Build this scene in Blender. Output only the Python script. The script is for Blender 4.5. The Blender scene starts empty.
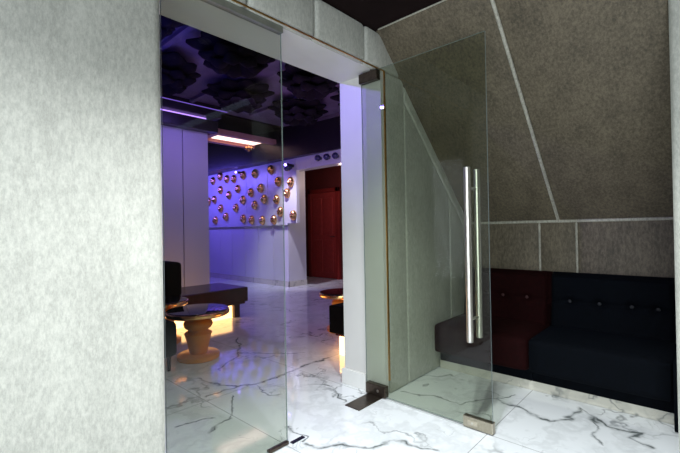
import bpy, bmesh, math, random
from mathutils import Vector, Matrix
random.seed(7)
SC = bpy.context.scene
COL = SC.collection

# ------------------------------------------------------------------ materials
def new_mat(name):
    m = bpy.data.materials.new(name); m.use_nodes = True
    nt = m.node_tree; nt.nodes.clear()
    out = nt.nodes.new('ShaderNodeOutputMaterial')
    return m, nt, out

def principled(name, col, rough=.5, metal=0., coat=0., sheen=0., sheen_rough=.4, sheen_tint=(1,1,1), spec=.5,
               noise=None, bump=None, emit=None, estr=0., rvar=0.):
    m, nt, out = new_mat(name)
    p = nt.nodes.new('ShaderNodeBsdfPrincipled')
    p.inputs['Base Color'].default_value = (*col, 1)
    p.inputs['Roughness'].default_value = rough
    p.inputs['Metallic'].default_value = metal
    p.inputs['Coat Weight'].default_value = coat
    p.inputs['Coat Roughness'].default_value = .05
    p.inputs['Specular IOR Level'].default_value = spec
    p.inputs['Sheen Weight'].default_value = sheen
    p.inputs['Sheen Roughness'].default_value = sheen_rough
    p.inputs['Sheen Tint'].default_value = (*sheen_tint, 1)
    if emit:
        p.inputs['Emission Color'].default_value = (*emit, 1); p.inputs['Emission Strength'].default_value = estr
    nt.links.new(p.outputs[0], out.inputs[0])
    geo = nt.nodes.new('ShaderNodeNewGeometry')
    if noise:
        # noise = (scale, amount, detail)
        n = nt.nodes.new('ShaderNodeTexNoise'); n.inputs['Scale'].default_value = noise[0]
        n.inputs['Detail'].default_value = noise[2]; n.inputs['Roughness'].default_value = .65
        nt.links.new(geo.outputs['Position'], n.inputs['Vector'])
        r = nt.nodes.new('ShaderNodeMapRange'); r.inputs['From Min'].default_value = .3; r.inputs['From Max'].default_value = .7
        r.inputs['To Min'].default_value = 1-noise[1]; r.inputs['To Max'].default_value = 1+noise[1]
        nt.links.new(n.outputs[0], r.inputs[0])
        s = nt.nodes.new('ShaderNodeVectorMath'); s.operation = 'SCALE'; s.inputs[0].default_value = col
        nt.links.new(r.outputs[0], s.inputs['Scale']); nt.links.new(s.outputs[0], p.inputs['Base Color'])
        if rvar:
            q = nt.nodes.new('ShaderNodeMapRange'); q.inputs['To Min'].default_value = rough-rvar; q.inputs['To Max'].default_value = rough+rvar
            nt.links.new(n.outputs[0], q.inputs[0]); nt.links.new(q.outputs[0], p.inputs['Roughness'])
    if bump:
        n2 = nt.nodes.new('ShaderNodeTexNoise'); n2.inputs['Scale'].default_value = bump[0]; n2.inputs['Detail'].default_value = 4
        nt.links.new(geo.outputs['Position'], n2.inputs['Vector'])
        b = nt.nodes.new('ShaderNodeBump'); b.inputs['Strength'].default_value = bump[1]; b.inputs['Distance'].default_value = bump[2]
        nt.links.new(n2.outputs[0], b.inputs['Height']); nt.links.new(b.outputs[0], p.inputs['Normal'])
    return m

def velvet(name, col, streak=.22, scale=60):
    """crushed velvet: mottled nap at two scales, sheen towards grazing"""
    m, nt, out = new_mat(name); N = nt.nodes.new; L = nt.links.new
    p = N('ShaderNodeBsdfPrincipled'); geo = N('ShaderNodeNewGeometry')
    p.inputs['Roughness'].default_value = .62
    p.inputs['Specular IOR Level'].default_value = .35
    p.inputs['Sheen Weight'].default_value = .55; p.inputs['Sheen Roughness'].default_value = .3
    p.inputs['Sheen Tint'].default_value = (.95, 1, .93, 1)
    mp = N('ShaderNodeMapping'); mp.inputs['Scale'].default_value = (1, 1, .4)
    L(geo.outputs['Position'], mp.inputs[0])
    a = N('ShaderNodeTexNoise'); a.inputs['Scale'].default_value = scale; a.inputs['Detail'].default_value = 8; a.inputs['Roughness'].default_value = .8
    b = N('ShaderNodeTexNoise'); b.inputs['Scale'].default_value = 7; b.inputs['Detail'].default_value = 5; b.inputs['Roughness'].default_value = .6
    L(mp.outputs[0], a.inputs['Vector']); L(mp.outputs[0], b.inputs['Vector'])
    mu = N('ShaderNodeMath'); mu.operation = 'MULTIPLY_ADD'; mu.inputs[1].default_value = .78; 
    L(a.outputs[0], mu.inputs[0]); 
    mb = N('ShaderNodeMath'); mb.operation = 'MULTIPLY'; mb.inputs[1].default_value = .22; L(b.outputs[0], mb.inputs[0]); L(mb.outputs[0], mu.inputs[2])
    r = N('ShaderNodeMapRange'); r.inputs['From Min'].default_value = .41; r.inputs['From Max'].default_value = .59
    r.inputs['To Min'].default_value = 1-streak; r.inputs['To Max'].default_value = 1+streak*1.2
    L(mu.outputs[0], r.inputs[0])
    s = N('ShaderNodeVectorMath'); s.operation = 'SCALE'; s.inputs[0].default_value = col
    L(r.outputs[0], s.inputs['Scale']); L(s.outputs[0], p.inputs['Base Color'])
    bp = N('ShaderNodeBump'); bp.inputs['Strength'].default_value = .35; bp.inputs['Distance'].default_value = .004
    L(mu.outputs[0], bp.inputs['Height']); L(bp.outputs[0], p.inputs['Normal'])
    L(p.outputs[0], out.inputs[0])
    return m

VEINS = [
 [(1.502,1.677),(1.514,1.608),(1.63,1.505),(1.719,1.37),(1.84,1.342),(1.862,1.283),(1.891,1.171),(1.944,1.079)],
 [(1.576,3.053),(1.632,2.857),(1.722,2.687),(1.832,2.619),(2.092,2.607),(2.386,2.634),(2.649,2.617)],
 [(1.832,2.619),(1.76,2.357),(1.848,2.307)],
 [(1.573,1.919),(1.549,1.746),(1.505,1.714)],
 [(2.041,1.896),(2.198,2.123),(2.091,2.311)],
 [(2.449,1.679),(2.538,1.386),(2.534,1.242),(2.742,1.119),(2.93,1.001)],
 [(2.791,1.062),(2.681,.844),(2.671,.714),(2.769,.599),(2.789,.636),(2.967,.64),(2.928,.576),(2.903,.523),(2.812,.436),(2.801,.376),(2.85,.302),(2.744,.341),(2.677,.216)],
 [(2.929,.554),(2.833,.505)],
 [(1.456,2.69),(1.722,2.687)], [(1.608,2.564),(1.4,2.282),(1.2,2.2)], [(1.103,2.41),(1.323,2.372)], [(2.6,2.9),(2.2,3.4),(2.5,3.9)], [(2.2,3.4),(1.8,3.1)],
 [(2.811,.512),(2.641,.478),(2.538,.437)],
]
WID = [.016,.014,.008,.010,.009,.008,.018,.034,.010,.010,.010,.012,.012,.010,.009]

def marble(name, base=(.72,.745,.76), tiles=True, rough=.055):
    m, nt, out = new_mat(name); N = nt.nodes.new; L = nt.links.new
    p = N('ShaderNodeBsdfPrincipled'); geo = N('ShaderNodeNewGeometry')
    def math_(op, a=None, b=None, c=None, clamp=False):
        n = N('ShaderNodeMath'); n.operation = op; n.use_clamp = clamp
        for i, v in enumerate((a, b, c)):
            if v is None: continue
            if isinstance(v, (int, float)): n.inputs[i].default_value = v
            else: L(v, n.inputs[i])
        return n.outputs[0]
    def vec(op, a, b=None, scale=None):
        n = N('ShaderNodeVectorMath'); n.operation = op
        for i, v in enumerate((a, b)):
            if v is None: continue
            if isinstance(v, tuple): n.inputs[i].default_value = v
            else: L(v, n.inputs[i])
        if scale is not None:
            if isinstance(scale, (int, float)): n.inputs['Scale'].default_value = scale
            else: L(scale, n.inputs['Scale'])
        return n
    def noise(v, s, d=4, r=.55):
        n = N('ShaderNodeTexNoise'); n.inputs['Scale'].default_value = s; n.inputs['Detail'].default_value = d; n.inputs['Roughness'].default_value = r
        L(v, n.inputs['Vector']); return n
    P = geo.outputs['Position']
    w = noise(P, 6, 3, .55)
    wv = vec('SUBTRACT', w.outputs['Color'], (.5,.5,.5)).outputs[0]
    # --- free procedural veins over the whole floor
    Pw = vec('ADD', P, vec('SCALE', wv, scale=.35).outputs[0]).outputs[0]
    def vein(scale, thick, mask_scale, lo):
        n = noise(Pw, scale, 3, .5).outputs[0]
        d = math_('ABSOLUTE', math_('SUBTRACT', n, .5))
        v = math_('SUBTRACT', 1, math_('DIVIDE', d, thick), clamp=True)
        k = noise(P, mask_scale, 2).outputs[0]
        km = N('ShaderNodeMapRange'); km.inputs['From Min'].default_value = lo; km.inputs['From Max'].default_value = lo+.12
        L(k, km.inputs[0])
        return math_('MULTIPLY', v, km.outputs[0])
    v1 = vein(1.3, .016, 1.7, .45); v2 = vein(2.7, .010, 2.3, .52)
    big = noise(Pw, 1.6, 4).outputs[0]
    soft = math_('MULTIPLY', math_('SUBTRACT', 1, math_('DIVIDE', math_('ABSOLUTE', math_('SUBTRACT', big, .5)), .05), clamp=True), .17)
    allv = math_('MAXIMUM', math_('MULTIPLY', v1, .7), math_('MULTIPLY', v2, .45))
    if tiles:
        Pf = vec('ADD', P, vec('SCALE', wv, scale=.15).outputs[0]).outputs[0]
        Pf = vec('MULTIPLY', Pf, (1,1,0)).outputs[0]
        gate = noise(P, 9, 3).outputs[0]
        best = None
        for li, pts in enumerate(VEINS):
            for a, b in zip(pts, pts[1:]):
                ba = (b[0]-a[0], b[1]-a[1], 0.0); l2 = ba[0]**2+ba[1]**2
                pa = vec('SUBTRACT', Pf, (a[0], a[1], 0.0)).outputs[0]
                d = vec('DOT_PRODUCT', pa, (ba[0]/l2, ba[1]/l2, 0.0)).outputs['Value']
                h = math_('ADD', d, 0, clamp=True)
                q = N('ShaderNodeVectorMath'); q.operation = 'SCALE'; q.inputs[0].default_value = ba; L(h, q.inputs['Scale'])
                dist = vec('DISTANCE', pa, q.outputs[0]).outputs['Value']
                v = math_('SUBTRACT', 1, math_('DIVIDE', dist, WID[li]*1.7), clamp=True)
                best = v if best is None else math_('MAXIMUM', best, v)
        gm = N('ShaderNodeMapRange'); gm.inputs['From Min'].default_value = .35; gm.inputs['From Max'].default_value = .6
        gm.inputs['To Min'].default_value = .5; gm.inputs['To Max'].default_value = 1.5; L(gate, gm.inputs[0])
        fv = math_('MULTIPLY', math_('MULTIPLY', math_('POWER', best, 1.7), .85), gm.outputs[0], clamp=True)
        allv = math_('MAXIMUM', allv, fv)
    dark = math_('MAXIMUM', allv, soft)
    mix = N('ShaderNodeMix'); mix.data_type = 'RGBA'
    mix.inputs[6].default_value = (*base, 1); mix.inputs[7].default_value = (.11,.125,.125, 1)
    L(dark, mix.inputs[0]); col = mix.outputs[2]
    if tiles:
        sep = N('ShaderNodeSeparateXYZ'); L(P, sep.inputs[0])
        def line(o, off, pitch, wd=.0022):
            t = math_('DIVIDE', math_('SUBTRACT', o, off), pitch)
            f = math_('ABSOLUTE', math_('SUBTRACT', t, math_('ROUND', t)))
            return math_('LESS_THAN', math_('MULTIPLY', f, pitch), wd)
        g = math_('MAXIMUM', line(sep.outputs[0], 2.262, .84), line(sep.outputs[1], .95, 1.67))
        m2 = N('ShaderNodeMix'); m2.data_type = 'RGBA'; m2.inputs[7].default_value = (.30,.31,.31,1)
        L(g, m2.inputs[0]); L(col, m2.inputs[6]); col = m2.outputs[2]
    L(col, p.inputs['Base Color'])
    p.inputs['Roughness'].default_value = rough
    p.inputs['Specular IOR Level'].default_value = .8
    L(p.outputs[0], out.inputs[0])
    return m

def glass_mat(name, tint, refl=1.0):
    m, nt, out = new_mat(name); N = nt.nodes.new; L = nt.links.new
    t = N('ShaderNodeBsdfTransparent'); t.inputs[0].default_value = (*tint, 1)
    g = N('ShaderNodeBsdfGlossy'); g.inputs['Roughness'].default_value = 0; g.inputs[0].default_value = (refl, refl, refl, 1)
    f = N('ShaderNodeFresnel'); f.inputs[0].default_value = 1.42
    geo = N('ShaderNodeNewGeometry'); iv = N('ShaderNodeMath'); iv.operation = 'SUBTRACT'; iv.inputs[0].default_value = 1; L(geo.outputs['Backfacing'], iv.inputs[1])
    ml = N('ShaderNodeMath'); ml.operation = 'MULTIPLY'; L(f.outputs[0], ml.inputs[0]); L(iv.outputs[0], ml.inputs[1])
    mx = N('ShaderNodeMixShader'); L(ml.outputs[0], mx.inputs[0]); L(t.outputs[0], mx.inputs[1]); L(g.outputs[0], mx.inputs[2])
    L(mx.outputs[0], out.inputs[0]); return m

def emission(name, col, s):
    m, nt, out = new_mat(name)
    e = nt.nodes.new('ShaderNodeEmission'); e.inputs[0].default_value = (*col, 1); e.inputs[1].default_value = s
    nt.links.new(e.outputs[0], out.inputs[0]); return m

VEL = velvet('champagne_velvet', (.43,.43,.385), .17, 95)
VEL2 = velvet('shade_darkened_velvet', (.102,.083,.056), .40)  # champagne velvet with the niche's shade put into its colour; reused on unseen walls
PIPE = velvet('highlit_velvet_piping', (.36,.345,.29), .3)  # paler colour paints in the light that raised seams catch
MAR = marble('veined_marble_floor')
MARB = marble('marble_skirting', base=(.60,.58,.50), tiles=False, rough=.2)
WHITE = principled('white_paint', (.62,.61,.59), .45, noise=(3,.03,2))
PANEL = principled('white_lacquer_panel', (.66,.66,.68), .3, noise=(2,.02,2))
DARKC = principled('dark_brown_ceiling', (.010,.0050,.0050), .9, spec=.1, noise=(4,.2,3))
BROWN = principled('dark_wood_cornice', (.012,.009,.010), .4, noise=(6,.2,3))
GOLDT = principled('gold_trim_metal', (.55,.30,.08), .35, .9, noise=(30,.1,2))
GOLD = principled('polished_gold', (.83,.47,.20), .22, 1., noise=(40,.08,2), bump=(60,.1,.001))
GOLDM = principled('satin_gold_paint', (.74,.29,.05), .42, .3, noise=(25,.08,3))
STEEL = principled('brushed_steel', (.62,.60,.55), .34, 1., noise=(90,.06,2))
NICKEL = principled('satin_nickel', (.42,.38,.30), .38, 1., noise=(60,.08,2))
BRONZE = principled('dark_bronze_plate', (.085,.066,.052), .33, .85, noise=(25,.35,5), rvar=.12)
BLUEV = principled('navy_velvet', (.0010,.0018,.0034), .85, spec=.07, sheen=.008, sheen_tint=(.35,.5,.9), noise=(30,.35,5), bump=(120,.3,.002))
REDV = principled('maroon_velvet', (.009,.0007,.0009), .85, spec=.08, sheen=.014, sheen_tint=(1,.3,.3), noise=(30,.35,5), bump=(120,.3,.002))
DARKV = principled('charcoal_velvet', (.004,.003,.003), .85, spec=.05, noise=(30,.3,4))
DGREEN = principled('dark_green_velvet', (.002,.004,.004), .85, spec=.06, noise=(30,.3,4))
LEATH = principled('dark_lacquered_wood', (.055,.011,.007), .25, spec=.3, noise=(12,.3,5))
TABTOP = principled('black_glass_table_top', (.010,.012,.015), .04, spec=.8, noise=(3,.1,2))
RED = principled('red_painted_door', (.33,.035,.028), .45, noise=(14,.15,4))
REDW = principled('dark_red_wall', (.10,.012,.010), .6, noise=(5,.15,3))
CEILP = principled('violet_grey_ceiling', (.13,.105,.14), .5, noise=(2.5,.35,3))
LEAF = principled('dark_plaster_leaves', (.006,.005,.0055), .8, spec=.12, noise=(9,.4,4))
GLASS = glass_mat('clear_glass', (.82,.845,.80))
GEDGE = principled('green_glass_edge', (.22,.27,.27), .15, spec=.6, noise=(8,.1,2))
BALL = principled('dark_blue_glossy_globe', (.03,.03,.10), .15, coat=.5, noise=(10,.1,2))
TRAY = principled('glow_tinted_tray', (.60,.28,.26), .5, noise=(8,.15,3))  # salmon colour paints the warm LED glow onto the frame
LAMPW = emission('downlight_lens', (1,.95,.88), 30)
LEDW = emission('warm_led_plinth', (1,.52,.20), 6)
LEDP = emission('violet_led', (.42,.22,1), 2.6)
LEDP2 = emission('dim_violet_led', (.30,.16,1), .8)
LEDPANEL = emission('pink_white_light_panel', (1,.62,.62), 3.2)
SPOTB = emission('blue_spot_lens', (.25,.16,1), 16)
DAY = emission('added_window_glow', (.86,.95,1), 1.5)
BUTTON = principled('button_velvet', (.03,.003,.004), .7, sheen=.06, noise=(40,.2,3))
BUTTONB = principled('navy_button_velvet', (.002,.003,.006), .7, sheen=.02, noise=(40,.2,3))
BLACK = principled('black_plastic', (.01,.01,.01), .4, noise=(30,.2,2))

# ------------------------------------------------------------------ builders
def link(name, bm, mat, parent=None, smooth=False, mats=None):
    me = bpy.data.meshes.new(name); bm.normal_update(); bm.to_mesh(me); bm.free()
    o = bpy.data.objects.new(name, me); COL.objects.link(o)
    for x in (mats or [mat]): me.materials.append(x)
    if smooth:
        for f in me.polygons: f.use_smooth = True
    if parent is not None:
        o.parent = parent
        o.matrix_parent_inverse = Matrix.Translation(parent.location).inverted() if parent.type == 'EMPTY' else Matrix()
    return o
def empty(name, loc=(0,0,0)):
    o = bpy.data.objects.new(name, None); o.location = loc; o.empty_display_size = .1; COL.objects.link(o); return o
def tag(o, label=None, cat=None, group=None, kind=None):
    if label: o['label'] = label
    if cat: o['category'] = cat
    if group: o['group'] = group
    if kind: o['kind'] = kind
    return o
def bx(bm, x0, x1, y0, y1, z0, z1, bev=0, seg=2):
    vs = [bm.verts.new((x, y, z)) for x in (x0, x1) for y in (y0, y1) for z in (z0, z1)]
    fs = [(0,1,3,2),(4,6,7,5),(0,4,5,1),(2,3,7,6),(0,2,6,4),(1,5,7,3)]
    F = [bm.faces.new([vs[i] for i in f]) for f in fs]
    if bev:
        E = set(e for f in F for e in f.edges)
        bmesh.ops.bevel(bm, geom=list(E), offset=bev, segments=seg, profile=.6, affect='EDGES')
    return bm
def box(name, mat, *a, bev=0, seg=2, parent=None, smooth=False):
    bm = bmesh.new(); bx(bm, *a, bev=bev, seg=seg)
    return link(name, bm, mat, parent, smooth)
def cyl(bm, c, r, h, n=24, axis='z', r2=None):
    """closed (tapered) cylinder starting at c along axis"""
    r2 = r if r2 is None else r2
    def P(a, t, rr):
        u, v = rr*math.cos(a), rr*math.sin(a)
        d = {'z': (u, v, t), 'x': (t, u, v), 'y': (v, t, u)}[axis]
        return bm.verts.new((c[0]+d[0], c[1]+d[1], c[2]+d[2]))
    A = [P(2*math.pi*i/n, 0, r) for i in range(n)]; B = [P(2*math.pi*i/n, h, r2) for i in range(n)]
    for i in range(n): bm.faces.new((A[i], A[(i+1)%n], B[(i+1)%n], B[i]))
    bm.faces.new(A[::-1]); bm.faces.new(B)
    bmesh.ops.recalc_face_normals(bm, faces=bm.faces[:])
    return bm
def lathe(bm, prof, n=40, c=(0,0,0)):
    rings = []
    for r, z in prof:
        rings.append([bm.verts.new((c[0]+r*math.cos(2*math.pi*i/n), c[1]+r*math.sin(2*math.pi*i/n), c[2]+z)) for i in range(n)])
    for a, b in zip(rings, rings[1:]):
        for i in range(n): bm.faces.new((a[i], a[(i+1)%n], b[(i+1)%n], b[i]))
    bm.faces.new(rings[0][::-1]); bm.faces.new(rings[-1])
    bmesh.ops.recalc_face_normals(bm, faces=bm.faces[:])
    return bm
def smooth_auto(o, deg=40):
    me = o.data
    for f in me.polygons: f.use_smooth = True
    bm = bmesh.new(); bm.from_mesh(me)
    for e in bm.edges:
        if len(e.link_faces) == 2 and e.calc_face_angle(0) > math.radians(deg): e.smooth = False
    bm.to_mesh(me); bm.free()
    return o
def pad(name, pts, off, mat, bev=.02, parent=None, seg=4):
    """upholstered pad: polygon (list of 3D points) extruded by vector off (towards the viewer side), soft rounded rim"""
    bm = bmesh.new(); o = Vector(off)
    A = [bm.verts.new(p) for p in pts]; B = [bm.verts.new(Vector(p)+o) for p in pts]
    n = len(pts); bm.faces.new(A[::-1]); top = bm.faces.new(B)
    for i in range(n): bm.faces.new((A[i], A[(i+1)%n], B[(i+1)%n], B[i]))
    bmesh.ops.recalc_face_normals(bm, faces=bm.faces[:])
    rim = list(top.edges)
    corner = [e for e in bm.edges if (e.verts[0] in A) != (e.verts[1] in A)]
    bmesh.ops.bevel(bm, geom=rim+corner, offset=bev, segments=seg, profile=.5, affect='EDGES', clamp_overlap=True)
    ob = link(name, bm, mat, parent)
    return smooth_auto(ob, 50)

# ------------------------------------------------------------------ camera (solved from the vanishing points)
f_px, pitch, roll, yaw, CH = 396.824, 7.536e-3, -1.7298e-2, .827313, 1.2
cy_, sy_ = math.cos(yaw), math.sin(yaw); cp, sp = math.cos(pitch), math.sin(pitch)
fw = Vector((sy_*cp, cy_*cp, sp)); r0 = Vector((cy_, -sy_, 0)); u0 = r0.cross(fw)
R = math.cos(roll)*r0+math.sin(roll)*u0; U = -math.sin(roll)*r0+math.cos(roll)*u0
cam = bpy.data.cameras.new('camera'); co = bpy.data.objects.new('camera', cam); COL.objects.link(co)
cam.sensor_width = 36; cam.lens = 36*f_px/680; cam.clip_start = .02
co.matrix_world = Matrix(((R.x,U.x,-fw.x,0),(R.y,U.y,-fw.y,0),(R.z,U.z,-fw.z,CH),(0,0,0,1)))
SC.camera = co

# ------------------------------------------------------------------ dimensions
WY, WB = 1.70, 2.10         # front and back face of the door wall
ZC = 2.62                   # entrance ceiling
ZO = 2.352                  # opening head
XL, XR = .745, 2.31         # opening jambs
XB = 3.70                   # back wall of the bench niche
NY = .115                   # right side of the niche
NX = 2.56                   # face of the right-hand entrance wall
def Sz(x): return 2.62-.972*(x-2.28)
S = 'structure'

# floor ---------------------------------------------------------------
tag(box('floor', MAR, -2.2, 8.2, -2.6, 10.6, -.1, 0), 'white marble floor tiles with grey veins', 'floor', kind=S)
# entrance ceiling
tag(box('ceiling', DARKC, -1.95, 2.45, -2.35, 1.76, ZC, ZC+.12), 'dark brown ceiling above the entrance lobby', 'ceiling', kind=S)

# door wall -----------------------------------------------------------
T = .045
wall = tag(empty('wall_front', (1.5, WY, 0)), 'velvet padded wall around the glass doors', 'wall', kind=S)
bm = bmesh.new(); bx(bm, -1.9, XL-.02, WY+T, WB, 0, 3.5); link('wall_core', bm, WHITE, wall)
bm = bmesh.new(); bx(bm, XR, XB+.1, WY+T, WB, 0, 3.5); link('wall_core', bm, WHITE, wall)
bm = bmesh.new(); bx(bm, XL-.02, XR, WY+T, WB, ZO, 3.5); link('lintel_core', bm, WHITE, wall)
# left pads
def wpad(pts, bev=.022, mat=VEL, t=T):
    return pad('velvet_panel', [(x, WY+t, z) for x, z in pts], (0, -t, 0), mat, bev, wall)
wpad([(-.55,0.001),(XL,0.001),(XL,ZC),(-.55,ZC)], .04)
wpad([(-1.9,0.001),(-.55,0.001),(-.55,ZC),(-1.9,ZC)], .03)
tr = .012
for a, b in ((XL,1.19),(1.19,1.668),(1.668,2.143)):
    wpad([(a,ZO-.004),(b,ZO-.004),(b,ZC),(a,ZC)], .035)
wpad([(2.143,ZO-.004),(2.36,ZO-.004),(2.61,ZO-.004),(2.34,ZC),(2.143,ZC)], .035)
x1, x2, x3 = 2.605, 3.32, XB
gap = .11
wpad([(2.365,0.001),(x1,0.001),(x1,Sz(x1)+.06),(2.58,ZO-.004),(2.365,ZO-.004)], .04)
wpad([(x1,0.001),(x2,0.001),(x2,Sz(x2)-gap),(x1,Sz(x1)-gap)], .02)
wpad([(x2,0.001),(x3,0.001),(x3,Sz(x3)-gap),(x2,Sz(x2)-gap)], .02)
wpad([(x1,Sz(x1)-gap),(x3,Sz(x3)-gap),(x3,Sz(x3)+.08),(x1,Sz(x1)+.08)], .02)

# gold trim along opening
t1 = tag(empty('trim_1', (XR, WY, 0)), 'thin gold trim edging the padded door opening', 'trim', kind=S)
box('trim_strip', GOLDT, 2.344, 2.360, WY-.003, WY+.03, .10, ZO-.006, parent=t1)
box('trim_strip', GOLDT, XL, 2.360, WY-.002, WY+.008, ZO-.007, ZO-.001, parent=t1)
# white jamb facing between core and trim, and skirting
tag(box('trim_2', WHITE, XR-.001, 2.345, WY+.004, WY+T+.02, 0, ZO), 'white jamb facing beside the gold trim', 'trim', kind=S)
tag(box('baseboard_front', principled('white_tile_skirting', (.72,.72,.70), .2, noise=(4,.05,3)), XR-.022, XR, 1.875, WB+.012, 0, .118, bev=.002), 'white skirting at the foot of the right door jamb', 'baseboard', kind=S)

# bench niche ---------------------------------------------------------
niche = tag(empty('wall_back', (XB, .9, 0)), 'velvet panelled wall behind the low sofas', 'wall', kind=S)
box('wall_core', WHITE, XB+.04, XB+.16, 0, WB, 0, 1.6, parent=niche)
for a, b in ((1.695,1.055),(1.055,.774),(.774,.13)):
    pad('velvet_panel', [(XB+.04, a, .0), (XB+.04, b, .0), (XB+.04, b, 1.245), (XB+.04, a, 1.245)], (-.045,0,0), VEL2, .02, niche)
# sloping surface
nv = Vector((-.972,0,-1)).normalized()
slope = tag(empty('ceiling.001', (3, .9, 2)), 'sloping velvet padded ceiling over the sofa niche', 'sloping ceiling', kind=S)
def spt(x, y, d=0.): p = Vector((x, y, Sz(x))); return p-nv*d
def spad(x0, x1, y0, y1, bev):
    pad('velvet_panel', [spt(x0,y0,.045), spt(x1,y0,.045), spt(x1,y1,.045), spt(x0,y1,.045)], nv*.045, VEL2, bev, slope)
spad(2.262, XB+.02, 1.725, .905, .022); spad(2.262, XB+.02, .905, .11, .022)
def rod(name, a, b, rad, mat, parent):
    bm = bmesh.new(); a = Vector(a); b = Vector(b); L_ = (b-a).length
    lathe(bm, [(rad*.5,0),(rad,rad),(rad,L_-rad),(rad*.5,L_)], 14)
    M_ = Matrix.Translation(a) @ (b-a).to_track_quat('Z','Y').to_matrix().to_4x4()
    bmesh.ops.transform(bm, matrix=M_, verts=bm.verts[:])
    return link(name, bm, mat, parent, smooth=True)
rod('seam_piping', spt(2.275,.905,-.002), spt(XB,.905,-.002), .011, PIPE, slope)
rod('seam_piping', spt(2.272,1.70,.004), spt(2.272,.11,.004), .014, PIPE, slope)
rod('seam_piping', (XB-.008,1.695,1.238), (XB-.008,.12,1.238), .012, PIPE, niche)
for y_ in (1.055,.774):
    rod('seam_piping', (XB+.001,y_,.4), (XB+.001,y_,1.225), .009, PIPE, niche)
bm = bmesh.new()
vs = [bm.verts.new(spt(x, y, d)) for x in (2.26, XB+.1) for y in (0, WB) for d in (.05, .15)]
for f in [(0,1,3,2),(4,6,7,5),(0,4,5,1),(2,3,7,6),(0,2,6,4),(1,5,7,3)]: bm.faces.new([vs[i] for i in f])
bmesh.ops.recalc_face_normals(bm, faces=bm.faces[:])
link('slope_core', bm, DARKC, slope)

# right-hand entrance wall
rw = tag(empty('wall_right', (NX, -.5, 0)), 'velvet padded wall, its pale end panel right of the sofa niche', 'wall', kind=S)
box('wall_core', WHITE, NX+.04, 3.8, -2.35, NY-.01, 0, 2.62, parent=rw)
for a, b, m_ in ((NY,-.18,VEL),(-.18,-.9,VEL2),(-.9,-1.6,VEL2),(-1.6,-2.35,VEL2)):
    pad('velvet_panel', [(NX+.045,a,.001),(NX+.045,b,.001),(NX+.045,b,2.615),(NX+.045,a,2.615)], (-.045,0,0), m_, .03, rw)
# left and rear entrance walls (behind the camera)
lw = tag(empty('wall_left', (-1.9, 0, 0)), 'white wall with an added tall window to the left of the viewpoint', 'wall', kind=S)
box('wall_core', WHITE, -2.05, -1.9, .45, 10.4, 0, 3.5, parent=lw)
box('wall_core', WHITE, -2.05, -1.9, -2.5, -1.75, 0, 3.5, parent=lw)
box('wall_core', WHITE, -2.05, -1.9, -1.75, .45, 0, .25, parent=lw)
box('wall_core', WHITE, -2.05, -1.9, -1.75, .45, 2.45, 3.5, parent=lw)
tag(box('wall_rear', VEL2, -1.9, 3.8, -2.5, -2.35, 0, 2.74), 'dark taupe velvet wall behind the viewpoint', 'wall', kind=S)
w1 = tag(empty('added_window_1', (-1.95, -.65, .25)), 'added unseen window left of the viewpoint', 'window', kind=S)  # unseen window, added to brighten the left padded wall
box('added_window_frame', WHITE, -2.04, -1.98, -1.75, .45, .25, .31, parent=w1)
box('added_window_frame', WHITE, -2.04, -1.98, -1.75, .45, 2.39, 2.45, parent=w1)
box('added_window_frame', WHITE, -2.04, -1.98, -.68, -.62, .31, 2.39, parent=w1)

# ------------------------------------------------------------------ glass doors
PY = 1.745
def clamp_box(bm, a): bx(bm, *a, bev=.004, seg=2)
def glass_leaf(parent, x0, x1, y0, y1, z0, z1, thin):
    """thin: axis of the thickness; edges get the green edge material"""
    bm = bmesh.new(); bx(bm, x0, x1, y0, y1, z0, z1)
    bm.normal_update(); bm.faces.ensure_lookup_table()
    for f in bm.faces:
        f.material_index = 0 if abs(f.normal[0 if thin == 'x' else 1]) > .9 else 1
    return link('glass_pane', bm, GLASS, parent, mats=[GLASS, GEDGE])
DX = 2.276
d1 = tag(empty('door_1', (DX, PY, 0)), 'open frameless glass door with tall steel pull handle', 'glass door', kind=S)
glass_leaf(d1, DX-.005, DX+.005, .921, 1.852, .010, 2.34, 'x')
def fitting(name, mat, a, bev=.004):
    return box(name, mat, *a, bev=bev, parent=d1)
o = fitting('pivot_clamp', BRONZE, (DX-.022, DX+.022, 1.672, 1.845, .008, .085)); o['label'] = 'dark bronze pivot clamp at the floor'
o = fitting('pivot_clamp', BRONZE, (DX-.022, DX+.022, 1.695, 1.862, 2.268, 2.338)); o['label'] = 'dark bronze pivot clamp under the lintel'
bm = bmesh.new(); cyl(bm, (DX-.024, 1.735, .045), .010, .004, 16, 'x'); link('clamp_screw', bm, STEEL, d1)
box('pivot_pin', BRONZE, DX-.012, DX+.012, 1.735, 1.76, 2.332, ZO, parent=d1)
lk = fitting('corner_lock', NICKEL, (DX-.020, DX+.020, .915, 1.095, .006, .070)); lk['label'] = 'satin nickel corner lock'
box('lock_cover', principled('pale_nickel', (.55,.50,.40), .3, .9, noise=(40,.1,2)), DX-.023, DX-.019, 1.005, 1.065, .024, .052, bev=.001, parent=lk)
bm = bmesh.new(); cyl(bm, (DX-.0255, 1.035, .038), .007, .004, 14, 'x'); link('key_cylinder', bm, STEEL, lk)
HY = 1.018
hn = empty('pull_handle', (DX, HY, .5)); hn.parent = d1; hn.matrix_parent_inverse = Matrix.Translation(d1.location).inverted()
def tube(name, mat, x, y, z0, z1, r, parent):
    bm = bmesh.new(); lathe(bm, [(r*.8,0),(r,.003),(r,z1-z0-.003),(r*.8,z1-z0)], 28, (x, y, z0))
    ob = link(name, bm, mat); ob.parent = parent
    ob.matrix_parent_inverse = (Matrix.Translation(parent.location)).inverted() if parent is d1 else Matrix.Translation(Vector((DX,HY,.5))).inverted()
    return smooth_auto(ob, 50)
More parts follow.
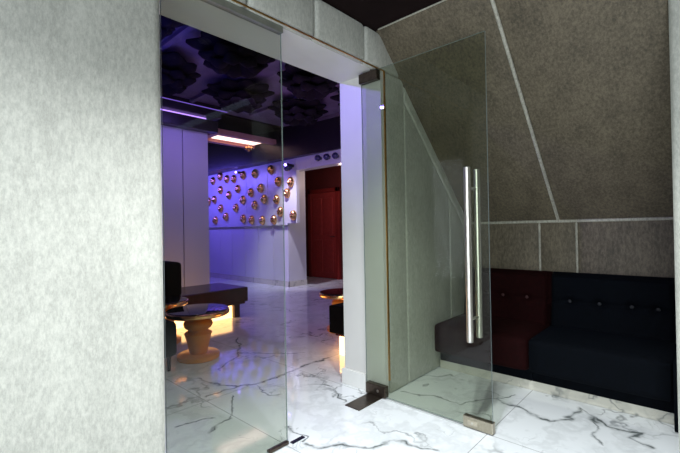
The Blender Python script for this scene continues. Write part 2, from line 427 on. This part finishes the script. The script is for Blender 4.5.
for sx in (-1, 1):
    tube('handle_bar', STEEL, DX+sx*.066, HY, .530, 1.552, .0195, hn)
for z in (.66, 1.43):
    bm = bmesh.new(); cyl(bm, (DX-.066, HY, z), .0075, .132, 16, 'x'); ob = link('handle_post', bm, STEEL)
    ob.parent = hn; ob.matrix_parent_inverse = Matrix.Translation(Vector((DX,HY,.5))).inverted()
    smooth_auto(ob)

d2 = tag(empty('door_2', (XL+.1, PY, 0)), 'closed frameless glass door leaf on the left', 'glass door', kind=S)
LY = 1.748
glass_leaf(d2, XL+.012, 1.432, LY-.005, LY+.005, .010, 2.335, 'y')
o = box('top_rail', principled('grey_anodised_rail', (.26,.28,.25), .4, .6, noise=(20,.08,2)), XL+.012, 1.436, LY-.018, LY+.018, 2.312, 2.35, bev=.002, parent=d2)
o = box('bottom_patch', BRONZE, 1.30, 1.436, LY-.012, LY+.012, .004, .020, bev=.002, parent=d2)
# floor closer plate and strike plates
tag(box('floor_spring_plate', BRONZE, 2.005, 2.262, 1.70, 1.828, .0, .006, bev=.0015), 'dark bronze floor spring plate below the open glass door pivot', 'floor plate')
tag(box('strike_plate', principled('dark_blue_steel', (.06,.07,.10), .25, .9, noise=(30,.2,2)), 1.452, 1.545, 1.722, 1.748, 0, .005, bev=.001), 'small dark steel strike plate in the floor between the doors', 'strike plate')

# ------------------------------------------------------------------ sofas in the niche
def cushion(name, mat, x0, x1, y0, y1, z0, z1, bev, parent, crown=0.0, axis='z'):
    bm = bmesh.new(); bx(bm, x0, x1, y0, y1, z0, z1)
    bmesh.ops.subdivide_edges(bm, edges=bm.edges[:], cuts=9, use_grid_fill=True)
    cx, cy, cz = (x0+x1)/2, (y0+y1)/2, (z0+z1)/2; hx, hy, hz = (x1-x0)/2, (y1-y0)/2, (z1-z0)/2
    for v in bm.verts:
        u, w, t = (v.co.x-cx)/hx, (v.co.y-cy)/hy, (v.co.z-cz)/hz
        # rounded-box: pull corners in
        d = Vector((hx, hy, hz)); q = Vector((v.co.x-cx, v.co.y-cy, v.co.z-cz))
        inner = Vector((max(-d.x+bev, min(d.x-bev, q.x)), max(-d.y+bev, min(d.y-bev, q.y)), max(-d.z+bev, min(d.z-bev, q.z))))
        e = q-inner
        if e.length > 1e-6: q = inner+e.normalized()*min(e.length, bev)
        if axis == 'z': q.z += crown*max(0, t)*(1-u*u)*(1-w*w)
        if axis == 'x': q.x -= crown*max(0, -u)*(1-t*t)*(1-w*w)
        v.co = Vector((cx, cy, cz))+q
    ob = link(name, bm, mat, parent, smooth=True)
    return ob
def tufted_back(name, mat, x, thick, y0, y1, z0, z1, buttons, parent, lean=.05):
    bm = bmesh.new(); ny, nz = 56, 30
    def P(i, j, front):
        y = y0+(y1-y0)*i/ny; z = z0+(z1-z0)*j/nz
        r = .03; ed = 1.
        for d in (y-y0, y1-y, z1-z):
            ed *= 1 if d > r else math.sqrt(max(0, 1-((r-d)/r)**2))
        dep = .02+(thick-.02)*ed
        for by, bz in buttons:
            dd = (y-by)**2+(z-bz)**2
            dep -= .028*math.exp(-dd/.0012)+.012*math.exp(-dd/.012)
            dep -= .008*math.exp(-((z-bz)**2)/.00012)*.6
        xx = x-dep if front else x
        return bm.verts.new((xx+lean*(j/nz)*(1 if front else 0), y, z))
    F = [[P(i,j,True) for j in range(nz+1)] for i in range(ny+1)]
    B = [[P(i,j,False) for j in range(nz+1)] for i in range(ny+1)]
    for i in range(ny):
        for j in range(nz):
            bm.faces.new((F[i][j],F[i][j+1],F[i+1][j+1],F[i+1][j])); bm.faces.new((B[i][j],B[i+1][j],B[i+1][j+1],B[i][j+1]))
    for i in range(ny):
        bm.faces.new((F[i][nz],B[i][nz],B[i+1][nz],F[i+1][nz])); bm.faces.new((F[i][0],F[i+1][0],B[i+1][0],B[i][0]))
    for j in range(nz):
        bm.faces.new((F[0][j],B[0][j],B[0][j+1],F[0][j+1])); bm.faces.new((F[ny][j],F[ny][j+1],B[ny][j+1],B[ny][j]))
    bmesh.ops.recalc_face_normals(bm, faces=bm.faces[:])
    return link(name, bm, mat, parent, smooth=True)
def sofa(name, label, mat, y0, y1, btn, fit, btn_mat, zf, group=None):
    r = tag(empty(name, (3.35, (y0+y1)/2, .07)), label, 'sofa')
    box('base_rail', BLUEV, 3.078, 3.66, y0, y1, .068, .17, bev=.006, parent=r)
    cushion('seat', mat, 2.965, 3.60, y0+.003, y1-.003, zf, .40, .028, r, .012)
    b = tufted_back('backrest', mat, 3.655, .165, y0+.004, y1-.004, .38, .815, btn, r)
    for by, bz in btn:
        bm = bmesh.new(); bmesh.ops.create_uvsphere(bm, u_segments=14, v_segments=8, radius=.014)
        for v in bm.verts: v.co = Vector((v.co.x*.5, v.co.y, v.co.z))+Vector((3.655-.165+.032+(bz-.38)/.435*.05, by, bz))
        link('tuft_button', bm, btn_mat, b, smooth=True)
    return r
sofa('upholstered_sofa', 'dark maroon velvet sofa section with tufted buttons, partly behind the glass door', REDV, .95, 1.69,
     [(1.52,.60),(1.323,.60),(1.123,.60)], None, BUTTON, .158)
navy = sofa('upholstered_sofa', 'black-navy velvet sofa section right of the maroon one', BLUEV, .152, .947,
     [(.80,.60),(.60,.60),(.40,.60),(.25,.60)], None, BUTTONB, .158)
box('end_panel', BLUEV, 2.975, 3.60, .122, .150, .002, .40, bev=.006, parent=navy)
for y in (.55,):  # seam piping across the navy seat front
    pass
tag(box('baseboard_niche', MARB, 3.085, 3.66, .155, 1.695, 0, .068, bev=.002), 'pale veined marble plinth strip under the sofas', 'baseboard', kind=S)

# ------------------------------------------------------------------ lounge shell
ZL = 3.32
tag(box('ceiling.002', CEILP, -1.9, 8.1, WB, 10.4, ZL, ZL+.12), 'violet lit ceiling of the lounge', 'ceiling', kind=S)
tag(box('wall_lounge_rear', WHITE, -1.9, 8.1, 10.2, 10.4, 0, ZL), 'white rear wall of the lounge', 'wall', kind=S)
tag(box('wall_corridor_end', REDW, 7.04, 7.2, WB, 10.2, 0, ZL), 'dark red corridor wall around the red door', 'wall', kind=S)
# white lacquer panel wall, left, facing the doors
ww = tag(empty('wall_lounge_left', (2, 6.3, 0)), 'white panelled wall behind the low dark sofa', 'wall', kind=S)
for a, b in ((-1.9,-.6),(-.6,.7),(.7,1.9),(1.9,3.055),(3.063,3.515)):
    box('wall_panel', PANEL, a+.004, b-.004, 6.30, 6.34, 0, 2.90, bev=.004, parent=ww)
box('wall_core', PANEL, -1.9, 3.512, 6.335, 6.52, 0, ZL, parent=ww)
# dark cornice over it, stepping round
box('cornice', BROWN, -1.9, 3.62, 6.13, 6.30, 2.90, 3.09, bev=.01, parent=ww)
box('cornice', BROWN, -1.9, 3.62, 6.02, 6.30, 3.12, ZL, bev=.01, parent=ww)
tag(box('led_strip', LEDP, -1.8, 3.40, 6.14, 6.16, 3.092, 3.112), 'violet LED strip in the cornice over the white panelled wall', 'light strip')
tag(box('led_strip', LEDP2, 1.2, 3.72, 6.0, 6.015, 3.24, 3.25), 'thin violet LED strip along the upper cornice near the lounge ceiling', 'light strip')

# mask wall
mw = tag(empty('wall_mask', (5.44, 8, 0)), 'white panelled wall carrying the gold masks', 'wall', kind=S)
ys = [10.2, 9.75, 9.2, 8.65, 8.1, 7.55, 7.0, 6.49]
box('wall_core', PANEL, 5.475, 5.94, 6.49, 10.2, 0, ZL, parent=mw)
for a, b in zip(ys, ys[1:]):
    box('wall_panel', PANEL, 5.44, 5.475, b+.005, a-.005, .115, 1.31, bev=.006, parent=mw)
box('ledge', PANEL, 5.385, 5.475, 6.45, 10.2, 1.31, 1.345, bev=.005, parent=mw)
yu = [10.2, 9.5, 8.72, 7.92, 7.12, 6.60, 6.15]
for a, b in zip(yu, yu[1:]):
    box('wall_panel', PANEL, 5.39, 5.475, b+.003, a-.003, 1.345, 2.95, bev=.004, parent=mw)
box('wall_panel', PANEL, 5.39, 5.475, 5.70+.003, 6.15-.003, 2.43, 2.95, bev=.004, parent=mw)
box('wall_panel', PANEL, 5.39, 5.475, 4.60, 5.70-.003, 2.43, 2.95, bev=.004, parent=mw)
box('header_core', PANEL, 5.475, 5.6, 4.4, 6.49, 2.43, ZL, parent=mw)
box('wall_core', PANEL, 5.42, 5.6, WB, 4.60, 0, ZL, parent=mw)
bb = tag(empty('baseboard_mask', (5.43, 8, 0)), 'grey veined marble skirting under the mask wall', 'baseboard', kind=S)
box('skirting_board', MARB, 5.42, 5.44, 6.47, 10.2, 0, .115, bev=.002, parent=bb)
box('skirting_board', MARB, 5.42, 5.94, 6.47, 6.49, 0, .115, bev=.002, parent=bb)
# dark soffit beam above the mask wall (runs slightly skew)
bm = bmesh.new()
pl = [(4.88,10.2),(5.385,10.2),(5.385,4.6),(5.385,2.3),(5.36,2.3),(5.34,4.9)]
def prism(bm, pl, z0, z1):
    A = [bm.verts.new((x,y,z0)) for x,y in pl]; B = [bm.verts.new((x,y,z1)) for x,y in pl]
    bm.faces.new(A[::-1]); bm.faces.new(B)
    for i in range(len(pl)): bm.faces.new((A[i],A[(i+1)%len(pl)],B[(i+1)%len(pl)],B[i]))
    bmesh.ops.recalc_face_normals(bm, faces=bm.faces[:])
prism(bm, [(4.90,10.2),(5.39,10.2),(5.39,2.15),(5.36,2.15),(5.34,4.9)], 2.68, ZL)
tag(link('trim_3', bm, BROWN), 'dark brown cornice beam above the mask wall', 'trim', kind=S)
# upper soffit around corridor
tag(box('ceiling.003', DARKC, 5.6, 7.04, WB, 6.49, 2.86, 2.96), 'dark brown corridor ceiling in front of the red door', 'ceiling', kind=S)
# red door
rd = tag(empty('door_3', (7.02, 7.0, 0)), 'red panelled door at the end of the corridor', 'door', kind=S)
box('door_leaf', RED, 6.99, 7.03, 6.56, 7.42, .01, 2.12, bev=.003, parent=rd)
for z0, z1 in ((.15,.95),(1.08,1.98)):
    for y0, y1 in ((6.66,6.95),(7.03,7.32)):
        box('door_panel', RED, 6.975, 6.992, y0, y1, z0, z1, bev=.008, parent=rd)
fr = principled('dark_red_frame', (.22,.018,.014), .4, noise=(9,.1,3))
box('door_frame', fr, 6.97, 7.04, 7.42, 7.52, 0, 2.22, bev=.004, parent=rd)
box('door_frame', fr, 6.97, 7.04, 6.46, 6.56, 0, 2.22, bev=.004, parent=rd)
box('door_frame', fr, 6.97, 7.04, 6.46, 7.52, 2.12, 2.22, bev=.004, parent=rd)
h = box('door_handle', BLACK, 6.93, 6.95, 6.60, 6.72, 1.02, 1.04, bev=.004, parent=rd)
box('handle_stem', BLACK, 6.94, 6.99, 6.60, 6.62, 1.02, 1.04, parent=rd)

# ------------------------------------------------------------------ ceiling rosettes
def rosette_mesh():
    bm = bmesh.new()
    for ring, (n, L0, w0, tilt, z) in enumerate(((9,.45,.34,-.05,0),(8,.36,.30,.15,-.03),(7,.26,.24,.3,-.05))):
        for k in range(n):
            a = 2*math.pi*(k+.5*(ring % 2))/n+random.uniform(-.1,.1)
            L_ = L0*random.uniform(.88,1.1); pts = []
            NS = 7
            for s in range(NS+1):
                t = s/NS; w = w0*math.sin(math.pi*min(1, t*.9+.08))**.7*.5
                rr = .03+L_*t; zz = z-math.sin(t*math.pi*.9)*.06*(1+ring*.4)-tilt*L_*t*.5
                row = []
                for q in (-1, -.5, 0, .5, 1):
                    zz2 = zz+abs(q)*.035*math.sin(math.pi*t)
                    wob = 1+.12*math.sin(9*t+q*2)
                    row.append(bm.verts.new((rr*math.cos(a)-q*w*wob*math.sin(a), rr*math.sin(a)+q*w*wob*math.cos(a), zz2)))
                pts.append(row)
            for s in range(NS):
                for q in range(4): bm.faces.new((pts[s][q],pts[s][q+1],pts[s+1][q+1],pts[s+1][q]))
    bmesh.ops.recalc_face_normals(bm, faces=bm.faces[:])
    ext = bmesh.ops.solidify(bm, geom=bm.faces[:], thickness=.012)
    me = bpy.data.meshes.new('ceiling_rosette'); bm.to_mesh(me); bm.free(); me.materials.append(LEAF)
    for f in me.polygons: f.use_smooth = True
    return me
RM = rosette_mesh()
ROWN = ['first', 'second', 'third', 'fourth', 'fifth', 'sixth', 'seventh', 'eighth', 'ninth']
PITCH = 1.12
ri = 0
for j in range(4):
    for i in range(5):
        x, y = 1.0+PITCH*i+(.35 if j % 2 else 0), 2.65+PITCH*j
        if x > 5.0 or y > 6.0: continue
        px = x*R.x+y*R.y; 
        o = bpy.data.objects.new('ceiling_rosette', RM); COL.objects.link(o)
        o.location = (x, y, ZL-.10); o.rotation_euler = (0, 0, random.uniform(0, 6.28))
        sc = random.uniform(1.0, 1.08); o.scale = (sc, sc, 1.5)
        tag(o, 'dark leafy ceiling rosette, %s of the %s row back from the doorway' % (ROWN[i], ROWN[j]), 'ceiling rosette', 'dark leaf rosettes on the lounge ceiling')
# boards between the rosettes: coffer frames
cf = tag(empty('trim_4', (3, 4, ZL)), 'violet grey coffer battens on the lounge ceiling', 'trim', kind=S)
for i in range(7):
    box('batten', CEILP, .80+PITCH*i, .86+PITCH*i, WB, 6.0, ZL-.05, ZL, parent=cf)
# hanging light tray
tray = tag(empty('ceiling_light_tray', (4.65, 6.85, 3.0)), 'light tray with painted-on pink glow under the lounge ceiling', 'ceiling light')
bm = bmesh.new()
for a in ((3.80,5.35,6.55,6.68,3.0,3.10),(3.80,5.35,7.22,7.35,3.0,3.10),(3.80,3.93,6.68,7.22,3.0,3.10),(5.22,5.35,6.68,7.22,3.0,3.10)):
    bx(bm, *a, bev=.01)
link('tray_frame', bm, TRAY, tray)
box('tray_top', TRAY, 3.93, 5.22, 6.68, 7.22, 3.085, 3.10, parent=tray)
o = box('light_panel', LEDPANEL, 4.06, 5.05, 6.70, 7.14, 3.045, 3.07, bev=.004, parent=tray); o['label'] = 'glowing pink-white panel'
for x in (4.0, 5.15):
    box('hanger', BLACK, x, x+.012, 6.94, 6.952, 3.10, ZL, parent=tray)
gb = tag(empty('gold_ceiling_ornament', (4.9, 7.1, 2.95)), 'small gold ornament hanging under the pink light tray', 'ornament')
bm = bmesh.new()
for k in range(6):
    a = k*math.pi/3; bmesh.ops.create_icosphere(bm, subdivisions=2, radius=.035, matrix=Matrix.Translation((4.9+.06*math.cos(a), 7.1+.06*math.sin(a), 2.955)))
bmesh.ops.create_icosphere(bm, subdivisions=2, radius=.05, matrix=Matrix.Translation((4.9,7.1,2.93)))
link('ornament_body', bm, GOLD, gb, smooth=True)
bm = bmesh.new(); cyl(bm, (4.9,7.1,2.97), .006, .12, 8); link('ornament_stem', bm, GOLD, gb)

# ------------------------------------------------------------------ gold masks
def mask_mesh():
    bm = bmesh.new(); n, m = 26, 30; G = {}
    W, H, D = .078, .098, .085
    def g(u, v, cu, cv, su, sv): return math.exp(-((u-cu)/su)**2-((v-cv)/sv)**2)
    for i in range(n+1):
        th = math.pi*i/n
        for j in range(m+1):
            ph = math.pi*j/m-math.pi/2     # front half only
            u = math.sin(ph)*math.sin(th); v = math.cos(th); d = math.cos(ph)*math.sin(th)
            k = 1-.20*max(0, -v)**1.5                     # narrower jaw
            dep = d
            dep += .20*g(u, v, 0, -.08, .10, .18)+.10*g(u, v, 0, -.2, .16, .09)   # nose
            dep -= .20*(g(u, v, .34, .12, .17, .12)+g(u, v, -.34, .12, .17, .12))  # eyes
            dep += .07*(g(u, v, .34, .30, .25, .07)+g(u, v, -.34, .30, .25, .07))  # brows
            dep += .05*(g(u, v, .45, -.2, .2, .2)+g(u, v, -.45, -.2, .2, .2))      # cheeks
            dep += .08*g(u, v, 0, -.46, .22, .05)+.06*g(u, v, 0, -.56, .18, .05)-.06*g(u, v, 0, -.51, .2, .02)   # lips
            dep += .05*g(u, v, 0, -.8, .2, .12)
            dep *= 1 if d > 0.02 else 0
            G[i, j] = bm.verts.new((-max(0, dep)*D, u*W*k, v*H))
    for i in range(n):
        for j in range(m):
            bm.faces.new((G[i,j],G[i+1,j],G[i+1,j+1],G[i,j+1]))
    bmesh.ops.remove_doubles(bm, verts=bm.verts[:], dist=.0004)
    be = [e for e in bm.edges if len(e.link_faces) == 1]
    bmesh.ops.contextual_create(bm, geom=be)
    bmesh.ops.recalc_face_normals(bm, faces=bm.faces[:])
    me = bpy.data.meshes.new('gold_mask'); bm.to_mesh(me); bm.free(); me.materials.append(GOLD)
    for f in me.polygons: f.use_smooth = True
    return me
MM = mask_mesh()
rows = {
 'top row': [(9.39,2.516),(9.038,2.598),(8.725,2.502),(8.415,2.471),(8.024,2.522),(7.555,2.509),(6.966,2.533)],
 'second row down': [(9.029,2.254),(8.646,2.096),(8.25,2.216),(7.722,2.09),(7.352,2.16),(6.719,2.248),(6.429,1.979),(6.308,2.201)],
 'third row down': [(9.627,1.998),(9.335,2.031),(9.033,1.785),(8.348,1.766),(8.048,1.94),(7.582,1.792),(7.226,1.906),(6.783,1.869),(6.661,1.598),(6.244,1.506)],
 'bottom row above the ledge': [(9.301,1.49),(8.797,1.565),(8.044,1.492),(7.707,1.454),(7.305,1.434),(6.89,1.435)],
}
box('dark_gloss_ceiling', DARKC, 3.0, 5.38, 6.32, 10.2, ZL-.03, ZL, parent=mw)
ORD = ['first','second','third','fourth','fifth','sixth','seventh','eighth','ninth','tenth']
for rn, lst in rows.items():
    for k, (y, z) in enumerate(lst):
        o = bpy.data.objects.new('gold_mask', MM); COL.objects.link(o)
        o.location = (5.388, y, z+.0); o.rotation_euler = (random.uniform(-.15,.15), 0, 0); o.scale = (1.1,1.12,1.12)
        light = 'bright' if y < 7.4 else 'dim'
        tag(o, '%s gold face mask, %s from the left in the %s' % (light, ORD[k], rn), 'mask', 'gold face masks on the violet lit wall')
# dark globes
def globe(y, z, label, r=.085):
    o = tag(empty('wall_globe', (5.39, y, z)), label, 'wall globe', 'dark blue wall globes')
    bm = bmesh.new(); bmesh.ops.create_uvsphere(bm, u_segments=24, v_segments=16, radius=r, matrix=Matrix.Translation((5.39-r-.02,y,z)))
    link('globe', bm, BALL, o, smooth=True)
    bm = bmesh.new(); cyl(bm, (5.39-.035,y,z), .03, .035, 16, 'x'); link('wall_mount', bm, BLACK, o)
globe(6.30, 2.50, 'dark blue globe beside the bright violet spot lamp above the masks')
globe(5.43, 2.575, 'dark blue globe, leftmost of the three above the corridor opening', .062)
globe(5.195, 2.565, 'dark blue globe, middle of the three above the corridor opening', .062)
globe(4.97, 2.555, 'dark blue globe, rightmost of the three above the corridor opening', .062)
def spot_fix(y, z, x, label):
    o = tag(empty('spot_lamp', (x, y, z)), label, 'spot lamp')
    bm = bmesh.new(); cyl(bm, (x,y,z), .03, .388+5-x, 14, 'x'); link('lamp_housing', bm, BLACK, o)
    bm = bmesh.new(); bmesh.ops.create_uvsphere(bm, u_segments=16, v_segments=10, radius=.026, matrix=Matrix.Translation((x-.02,y,z))); link('lamp_lens', bm, SPOTB, o, smooth=True)
spot_fix(6.24, 2.53, 5.20, 'violet spot lamp glowing by the upper right corner of the mask wall')
spot_fix(8.16, 2.60, 5.28, 'violet spot lamp glowing in the middle of the top row of masks')

# ------------------------------------------------------------------ lounge furniture
def pedestal_table(x, y, label, r=.29, h=.465, scale=1.0):
    t = tag(empty('pedestal_table', (x, y, 0)), label, 'side table', 'round gold pedestal tables')
    bm = bmesh.new(); lathe(bm, [(.05,0),(.185,0),(.192,.006),(.192,.038),(.180,.048),(.05,.05)], 48, (x,y,0)); smooth_auto(link('base', bm, GOLDM, t))
    prof = [(.078,.048),(.082,.06),(.118,.215),(.124,.228),(.126,.238),(.112,.250),(.092,.262),(.092,.272),(.112,.285),(.130,.305),(.134,.325),(.130,.345),(.112,.362),(.098,.370),(.102,.380),(.13,.398),(.16,h-.055)]
    bm = bmesh.new(); lathe(bm, prof, 48, (x,y,0)); smooth_auto(link('pedestal', bm, GOLDM, t), 60)
    bm = bmesh.new(); lathe(bm, [(.02,h-.056),(r-.015,h-.056),(r,h-.046),(r+.004,h-.03),(r,h-.012),(r-.008,h-.008),(.02,h-.008)], 64, (x,y,0)); smooth_auto(link('rim', bm, GOLD, t))
    bm = bmesh.new(); lathe(bm, [(.02,h-.010),(r-.014,h-.010),(r-.012,h-.001),(r-.016,h),(.02,h)], 64, (x,y,0)); smooth_auto(link('table_top', bm, TABTOP, t))
    return t
pedestal_table(1.870, 3.585, 'round black glass table on gold turned pedestal, nearest on the left')
pedestal_table(1.86, 4.36, 'round black glass table on gold pedestal half hidden behind the nearest table', r=.27)
pedestal_table(3.50, 3.20, 'round black topped gold table cut off by the right door jamb', r=.28, h=.46)

def glow_sofa(x0, x1, y0, y1, z0, z1, label, mat, ins=.0, back=None):
    s = tag(empty('low_sofa', ((x0+x1)/2, (y0+y1)/2, 0)), label, 'low sofa')
    o = box('plinth', LEDW, x0+.04, x1-.20, y0+.10, y1-.1, 0, z0-.03, parent=s); o['label'] = 'glowing warm plinth'
    box('plinth_cap', LEATH, x0+.05, x1-.04, y0+.02, y1-.04, z0-.03, z0, bev=.004, parent=s)
    box('foot', LEATH, x1-.19, x1-.10, y0+.06, y1-.06, 0.0, z0-.03, bev=.004, parent=s)
    box('seat', mat, x0, x1, y0, y1, z0, z1, bev=.018, seg=3, parent=s)
    if back:
        cushion('backrest', DARKV, *back, .04, s, .0)
    return s
glow_sofa(1.30, 3.24, 4.76, 5.53, .215, .415, 'long dark brown low sofa with glossy seat on a glowing plinth', LEATH, back=(2.02,2.31,4.80,5.50,.405,.83))
glow_sofa(2.75, 3.35, 2.20, 2.70, .205, .468, 'dark pouf on a glowing plinth by the right door jamb', DARKV)
arm = tag(empty('armchair', (1.30, 3.6, 0)), 'dark low armchair edge at the far left beside the nearest gold table', 'armchair')
cushion('seat', DGREEN, 1.02, 1.585, 3.38, 3.85, .12, .43, .05, arm, .015)
cushion('backrest', DGREEN, .92, 1.10, 3.38, 3.85, .12, .80, .05, arm, .0)
for x, y in ((1.08,3.44),(1.52,3.44),(1.08,3.79),(1.52,3.79)):
    bm = bmesh.new(); cyl(bm, (x,y,0), .014, .14, 12, 'z', .02); link('leg', bm, BLACK, arm)

# ------------------------------------------------------------------ lights
def light(name, kind, loc, power, col, target=None, **k):
    l = bpy.data.lights.new(name, kind); l.energy = power; l.color = col
    for a, v in k.items(): setattr(l, a, v)
    o = bpy.data.objects.new(name, l); COL.objects.link(o); o.location = loc
    if target is not None:
        o.rotation_euler = (Vector(target)-Vector(loc)).to_track_quat('-Z', 'Y').to_euler()
    return o
def downlight(x, y, power, label, col=(1,.97,.93)):
    t = tag(empty('downlight', (x, y, ZC)), label, 'downlight')
    bm = bmesh.new(); cyl(bm, (x,y,ZC-.004), .05, .004, 24); link('bezel', bm, STEEL, t)
    light('downlight_beam', 'SPOT', (x, y, ZC-.03), power, col, (x, y, 0), spot_size=math.radians(112), spot_blend=.9, shadow_soft_size=.025)
downlight(1.13, .77, 150, 'recessed steel downlight over the entrance, nearer the left wall', (.93,.98,1))
downlight(1.50, .77, 150, 'recessed steel downlight over the entrance, nearer the open door', (.93,.98,1))
light('added_daylight_fill', 'AREA', (-1.97, -.65, 1.35), 125, (.88,.96,1), (1, -.45, 1.2), shape='RECTANGLE', size=2.1, size_y=2.1)  # added area light at the unseen window, lifting the left padded wall
downlight(.32, .72, 150, 'added fill downlight for the left padded wall, above the viewpoint', (.93,.98,1))  # extra lamp out of view, added to brighten the left padded wall
# lounge
light('violet_wash', 'AREA', (4.3, 8.9, 2.6), 60, (.14,.09,1), (5.4, 9.0, 1.9), shape='RECTANGLE', size=1.8, size_y=.3)
light('white_wall_spot', 'SPOT', (4.45, 5.9, 3.2), 260, (.80,.76,1), (5.35, 6.45, 1.3), spot_size=math.radians(46), spot_blend=.9, shadow_soft_size=.03)
light('floor_spot', 'SPOT', (4.3, 7.3, 3.0), 240, (.62,.64,1), (4.6, 7.3, 0), spot_size=math.radians(66), spot_blend=.9, shadow_soft_size=.05)
light('lounge_mauve_wash', 'AREA', (3.2, 4.4, 3.0), 17, (.50,.30,1), (3.6, 5.0, 0), shape='RECTANGLE', size=1.2, size_y=1.2)
light('violet_ceiling_wash', 'AREA', (3.6, 4.2, 2.3), 14, (.42,.18,.62), (3.8, 4.6, 3.3), shape='RECTANGLE', size=2.4, size_y=2.0)
light('blue_ceiling_wash', 'AREA', (1.6, 4.2, 2.6), 16, (.06,.05,1), (1.9, 4.6, 3.3), shape='RECTANGLE', size=1.2, size_y=2.0)
light('violet_wall_spot', 'SPOT', (2.9, 5.2, 3.1), 30, (.26,.16,1), (3.0, 6.3, 2.2), spot_size=math.radians(110), spot_blend=1., shadow_soft_size=.08)
o = tag(empty('spot_lamp', (.64, 2.85, 2.7)), 'violet spot lamp hanging in the lounge, mirrored as a dot in the open glass door', 'spot lamp')
bm = bmesh.new(); cyl(bm, (.64,2.85,2.7), .035, .12, 16); link('lamp_housing', bm, BLACK, o)
bm = bmesh.new(); cyl(bm, (.64,2.85,2.82), .006, ZL-2.82, 8); link('hanging_rod', bm, BLACK, o)
bm = bmesh.new(); bmesh.ops.create_uvsphere(bm, u_segments=16, v_segments=10, radius=.022, matrix=Matrix.Translation((.64,2.85,2.695))); link('lamp_lens', bm, SPOTB, o, smooth=True)
light('violet_spot', 'SPOT', (.70, 2.82, 2.65), 105, (.20,.10,1), (2.31, 1.95, 2.15), spot_size=math.radians(52), spot_blend=1., shadow_soft_size=.018)
light('corridor_lamp', 'POINT', (6.3, 5.6, 2.3), 14, (1,.72,.6), shadow_soft_size=.15)
W = bpy.data.worlds.new('world'); SC.world = W; W.use_nodes = True
W.node_tree.nodes['Background'].inputs[0].default_value = (.6,.75,1,1); W.node_tree.nodes['Background'].inputs[1].default_value = .6

# ------------------------------------------------------------------ view
SC.view_settings.view_transform = 'Standard'; SC.view_settings.look = 'None'
SC.view_settings.gamma = 1; SC.view_settings.use_curve_mapping = False
SC.view_settings.exposure = .12
SC.cycles.use_denoising = True
SC.cycles.max_bounces = 10; SC.cycles.transparent_max_bounces = 16
SC.cycles.sample_clamp_indirect = 6
bpy.context.view_layer.update()
